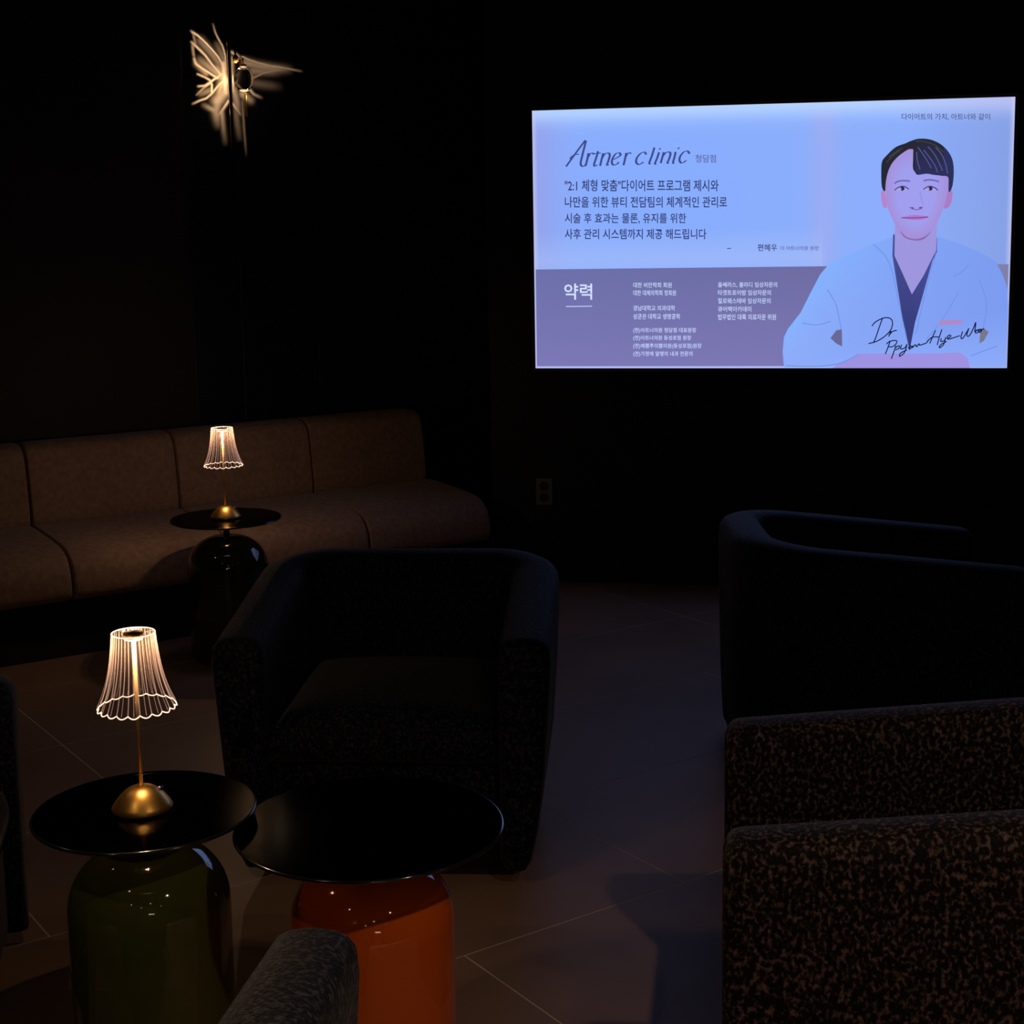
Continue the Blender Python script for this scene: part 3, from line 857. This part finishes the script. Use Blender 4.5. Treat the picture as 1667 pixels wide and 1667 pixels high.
strokes('hair_strand', [[(330, 400), (420, 330), (520, 270)], [(290, 480), (380, 380), (480, 310)], [(700, 170), (820, 180), (980, 230), (1100, 330)]], C3, 9, (62, 64, 66), portrait, w=1.8)
for (cx, s) in ((515, 1), (915, -1)):
    shape('eye', [(cx - 105 * s, 872), (cx - 40 * s, 828), (cx + 30 * s, 822), (cx + 85 * s, 862), (cx + 20 * s, 884)], C3, 7, (176, 166, 228), portrait)
    shape('iris', [(cx - 32, 848), (cx - 8, 826), (cx + 24, 832), (cx + 34, 856), (cx + 10, 880), (cx - 20, 876)], C3, 8, (44, 36, 84), portrait)
    strokes('eyelid', [[(cx - 110 * s, 876), (cx - 50 * s, 832), (cx + 25 * s, 820), (cx + 95 * s, 862)]], C3, 9, (66, 54, 112), portrait, w=1.7)
    shape('eye_glint', [(cx - 28, 850), (cx - 12, 850), (cx - 12, 864), (cx - 28, 864)], C3, 10, (225, 225, 250), portrait, smooth=False)
for ln in ([(405, 780), (450, 750), (530, 738), (625, 745)], [(820, 740), (900, 726), (990, 738), (1040, 755)]):
    strokes('eyebrow', [ln], C3, 7, (112, 106, 172), portrait, w=2.6)
strokes('nose_line', [[(620, 1115), (660, 1140), (715, 1152), (780, 1140), (810, 1112)]], C3, 7, (126, 92, 170), portrait, w=1.5)
shape('nostril', [(640, 1120), (670, 1118), (680, 1135), (655, 1138)], C3, 8, (104, 66, 150), portrait)
shape('nostril', [(755, 1120), (790, 1112), (785, 1130), (762, 1136)], C3, 8, (104, 66, 150), portrait)
strokes('nose_line', [[(770, 900), (790, 1000), (815, 1080)]], C3, 7, (150, 140, 215), portrait, w=1.6)
shape('lip', [(500, 1266), (600, 1240), (690, 1230), (800, 1238), (890, 1256), (830, 1285), (720, 1300), (600, 1290)], C3, 7, (176, 118, 200), portrait)
strokes('mouth_line', [[(500, 1268), (600, 1272), (700, 1270), (800, 1264), (885, 1256)]], C3, 8, (104, 62, 140), portrait, w=1.3)
strokes('lapel_line', [[(700, 893), (790, 1000), (850, 1250), (905, 1500)], [(1056, 940), (1010, 1100), (940, 1400)], [(1180, 1170), (1090, 1320), (1000, 1430)],
                       [(440, 1150), (490, 1240), (520, 1380)], [(1300, 1100), (1340, 1230), (1320, 1370)], [(1240, 1010), (1200, 1050), (1150, 1080)]], C2, 3, (112, 148, 235), portrait, w=1.6)
shape('hand', [(470, 1600), (500, 1572), (560, 1545), (620, 1512), (800, 1516), (1000, 1512), (1190, 1506), (1235, 1540), (1245, 1600)], C2, 4, (158, 146, 226), portrait, smooth=False)
shape('name_badge', [(1062, 1352), (1080, 1325), (1205, 1320), (1195, 1346)], C2, 5, (176, 138, 196), portrait, smooth=False)
for ln in ([(205, 1580), (350, 1585), (500, 1570), (620, 1515)], [(1250, 1525), (1330, 1495), (1400, 1470)], [(300, 1340), (380, 1350), (460, 1330)]):
    strokes('sleeve_line', [ln], C2, 5, (110, 146, 232), portrait, w=1.5)

# signature
SIG = (18, 24, 60)
strokes('signature', [
    [(330, 215), (300, 300), (262, 410), (240, 455)], [(228, 295), (260, 258), (320, 225), (375, 215), (415, 235), (422, 285), (400, 340), (345, 395), (270, 440), (195, 460)],
    [(410, 340), (395, 370), (388, 395)], [(395, 375), (425, 345), (465, 335)],
    [(400, 440), (375, 510), (355, 560)], [(365, 465), (400, 438), (460, 432), (455, 465), (420, 490), (385, 490)],
    [(455, 480), (435, 540), (412, 605)], [(450, 500), (485, 480), (485, 505), (450, 520)],
    [(510, 470), (500, 510), (540, 500), (560, 465)], [(560, 470), (535, 545), (490, 580), (500, 550), (560, 520)],
    [(600, 480), (575, 500), (590, 510), (612, 480), (608, 500), (640, 470), (650, 490), (675, 462), (680, 475), (740, 455), (760, 430)],
    [(830, 335), (800, 400), (775, 460)], [(890, 325), (865, 400), (845, 475)], [(750, 440), (800, 400), (870, 398)],
    [(885, 410), (880, 440), (915, 430), (925, 400)], [(925, 405), (905, 470), (865, 500), (880, 470), (935, 440)],
    [(940, 415), (975, 390), (960, 380), (938, 400), (950, 418), (1000, 405), (1060, 385)],
    [(1085, 345), (1070, 400), (1085, 412), (1120, 360), (1145, 315)], [(1145, 315), (1125, 380), (1150, 385), (1190, 310), (1210, 260), (1200, 350)],
    [(1205, 345), (1235, 330), (1230, 355), (1205, 358), (1215, 335), (1265, 325), (1255, 352), (1238, 345), (1290, 318)]],
    CS, 11, SIG, portrait, w=1.75)

# title in slanted thin serif strokes
TI = (62, 74, 142)
def serif(lines): return lines
title = [
    [(128, 335), (200, 235), (262, 150), (315, 80)], [(322, 82), (305, 150), (285, 230), (270, 300), (280, 328), (305, 330), (322, 308)],
    [(165, 262), (205, 222), (255, 215)],
    [(345, 205), (335, 260), (318, 328)], [(338, 250), (360, 212), (385, 205), (398, 215)],
    [(438, 185), (420, 250), (400, 312), (408, 330), (432, 318)], [(398, 215), (425, 206), (465, 204)],
    [(488, 205), (472, 270), (458, 328)], [(475, 255), (505, 212), (540, 205), (552, 225), (538, 280), (525, 318), (545, 318)],
    [(580, 268), (620, 250), (655, 225), (645, 203), (612, 210), (582, 250), (572, 295), (590, 320), (620, 310), (640, 292)],
    [(712, 202), (700, 260), (685, 322)], [(705, 240), (730, 205), (762, 206)],
    [(905, 218), (888, 195), (850, 208), (815, 250), (808, 292), (835, 315), (880, 290)],
    [(985, 150), (960, 230), (935, 300), (950, 308)],
    [(1030, 195), (1012, 250), (990, 305), (1005, 310)], [(1035, 158), (1042, 168)],
    [(1075, 195), (1060, 250), (1045, 302)], [(1062, 240), (1095, 200), (1130, 195), (1140, 215), (1125, 265), (1110, 300), (1128, 300)],
    [(1190, 192), (1180, 240), (1165, 298), (1180, 302)], [(1215, 152), (1222, 162)],
    [(1325, 210), (1305, 185), (1268, 195), (1235, 235), (1228, 278), (1252, 300), (1295, 275)]]
strokes('title', title, CT, 3, TI, screen, w=3.7, nib=-.25)

DK = (50, 57, 110)
lettering('청담점', C1, 940, 1052, 372, 416, (92, 104, 170), screen)
lettering('"2:1 체형 맞춤"다이어트 프로그램 제시와', C1, 232, 1066, 508, 572, DK, screen)
lettering('나만을 위한 뷰티 전담팀의 체계적인 관리로', C1, 232, 1112, 600, 660, DK, screen)
lettering('시술 후 효과는 물론, 유지를 위한', C1, 232, 890, 690, 748, DK, screen)
lettering('사후 관리 시스템까지 제공 해드립니다', C1, 232, 1000, 775, 832, DK, screen)
strokes('dash', [[(1112, 882), (1134, 881)]], C1, 3, DK, screen, w=1.2)
lettering('편혜우', C1, 1278, 1384, 858, 896, DK, screen)
lettering('더 아트너의원 원장', C1, 1402, 1610, 868, 892, (92, 104, 170), screen)
lettering('다이어트의 가치, 아트너와 같이', C2, 860, 1360, 155, 194, (84, 94, 140), screen)
WH = (196, 212, 252)
lettering('약력', C1, 228, 380, 1072, 1160, (214, 226, 255), screen, bold=.012)
strokes('dash', [[(238, 1197), (380, 1195)]], C1, 3, WH, screen, w=1.4)
for t, x1, y0, y1 in (('대한 비만학회 회원', 812, 1066, 1095), ('대한 대체의학회 정회원', 835, 1108, 1138), ('경남대학교 의과대학', 830, 1191, 1220),
                      ('성균관 대학교 생명공학', 858, 1236, 1266), ('(현)아트너의원 청담점 대표원장', 945, 1312, 1342), ('(전)아트너의원 동성로점 원장', 918, 1354, 1383),
                      ('(전)예쁨주의쁨의원(동성로점)원장', 974, 1397, 1427), ('(전)가정애 알맹의 내과 전문의', 925, 1440, 1470)):
    lettering(t, C1, 603, x1, y0, y1, WH, screen)
for t, x1, y0, y1 in (('울쎄라스, 볼라디 임상자문의', 1384, 1064, 1094), ('타겟트포어밤 임상자문의', 1350, 1107, 1136), ('힐로웨스테바 임상자문의', 1348, 1151, 1181),
                      ('큐어백아카데미', 1244, 1196, 1226), ('법무법인 대륙 의료자문 위원', 1378, 1238, 1270)):
    lettering(t, C1, 1063, x1, y0, y1, WH, screen)
print('tiles', tcount, 'objects', len(bpy.data.objects))
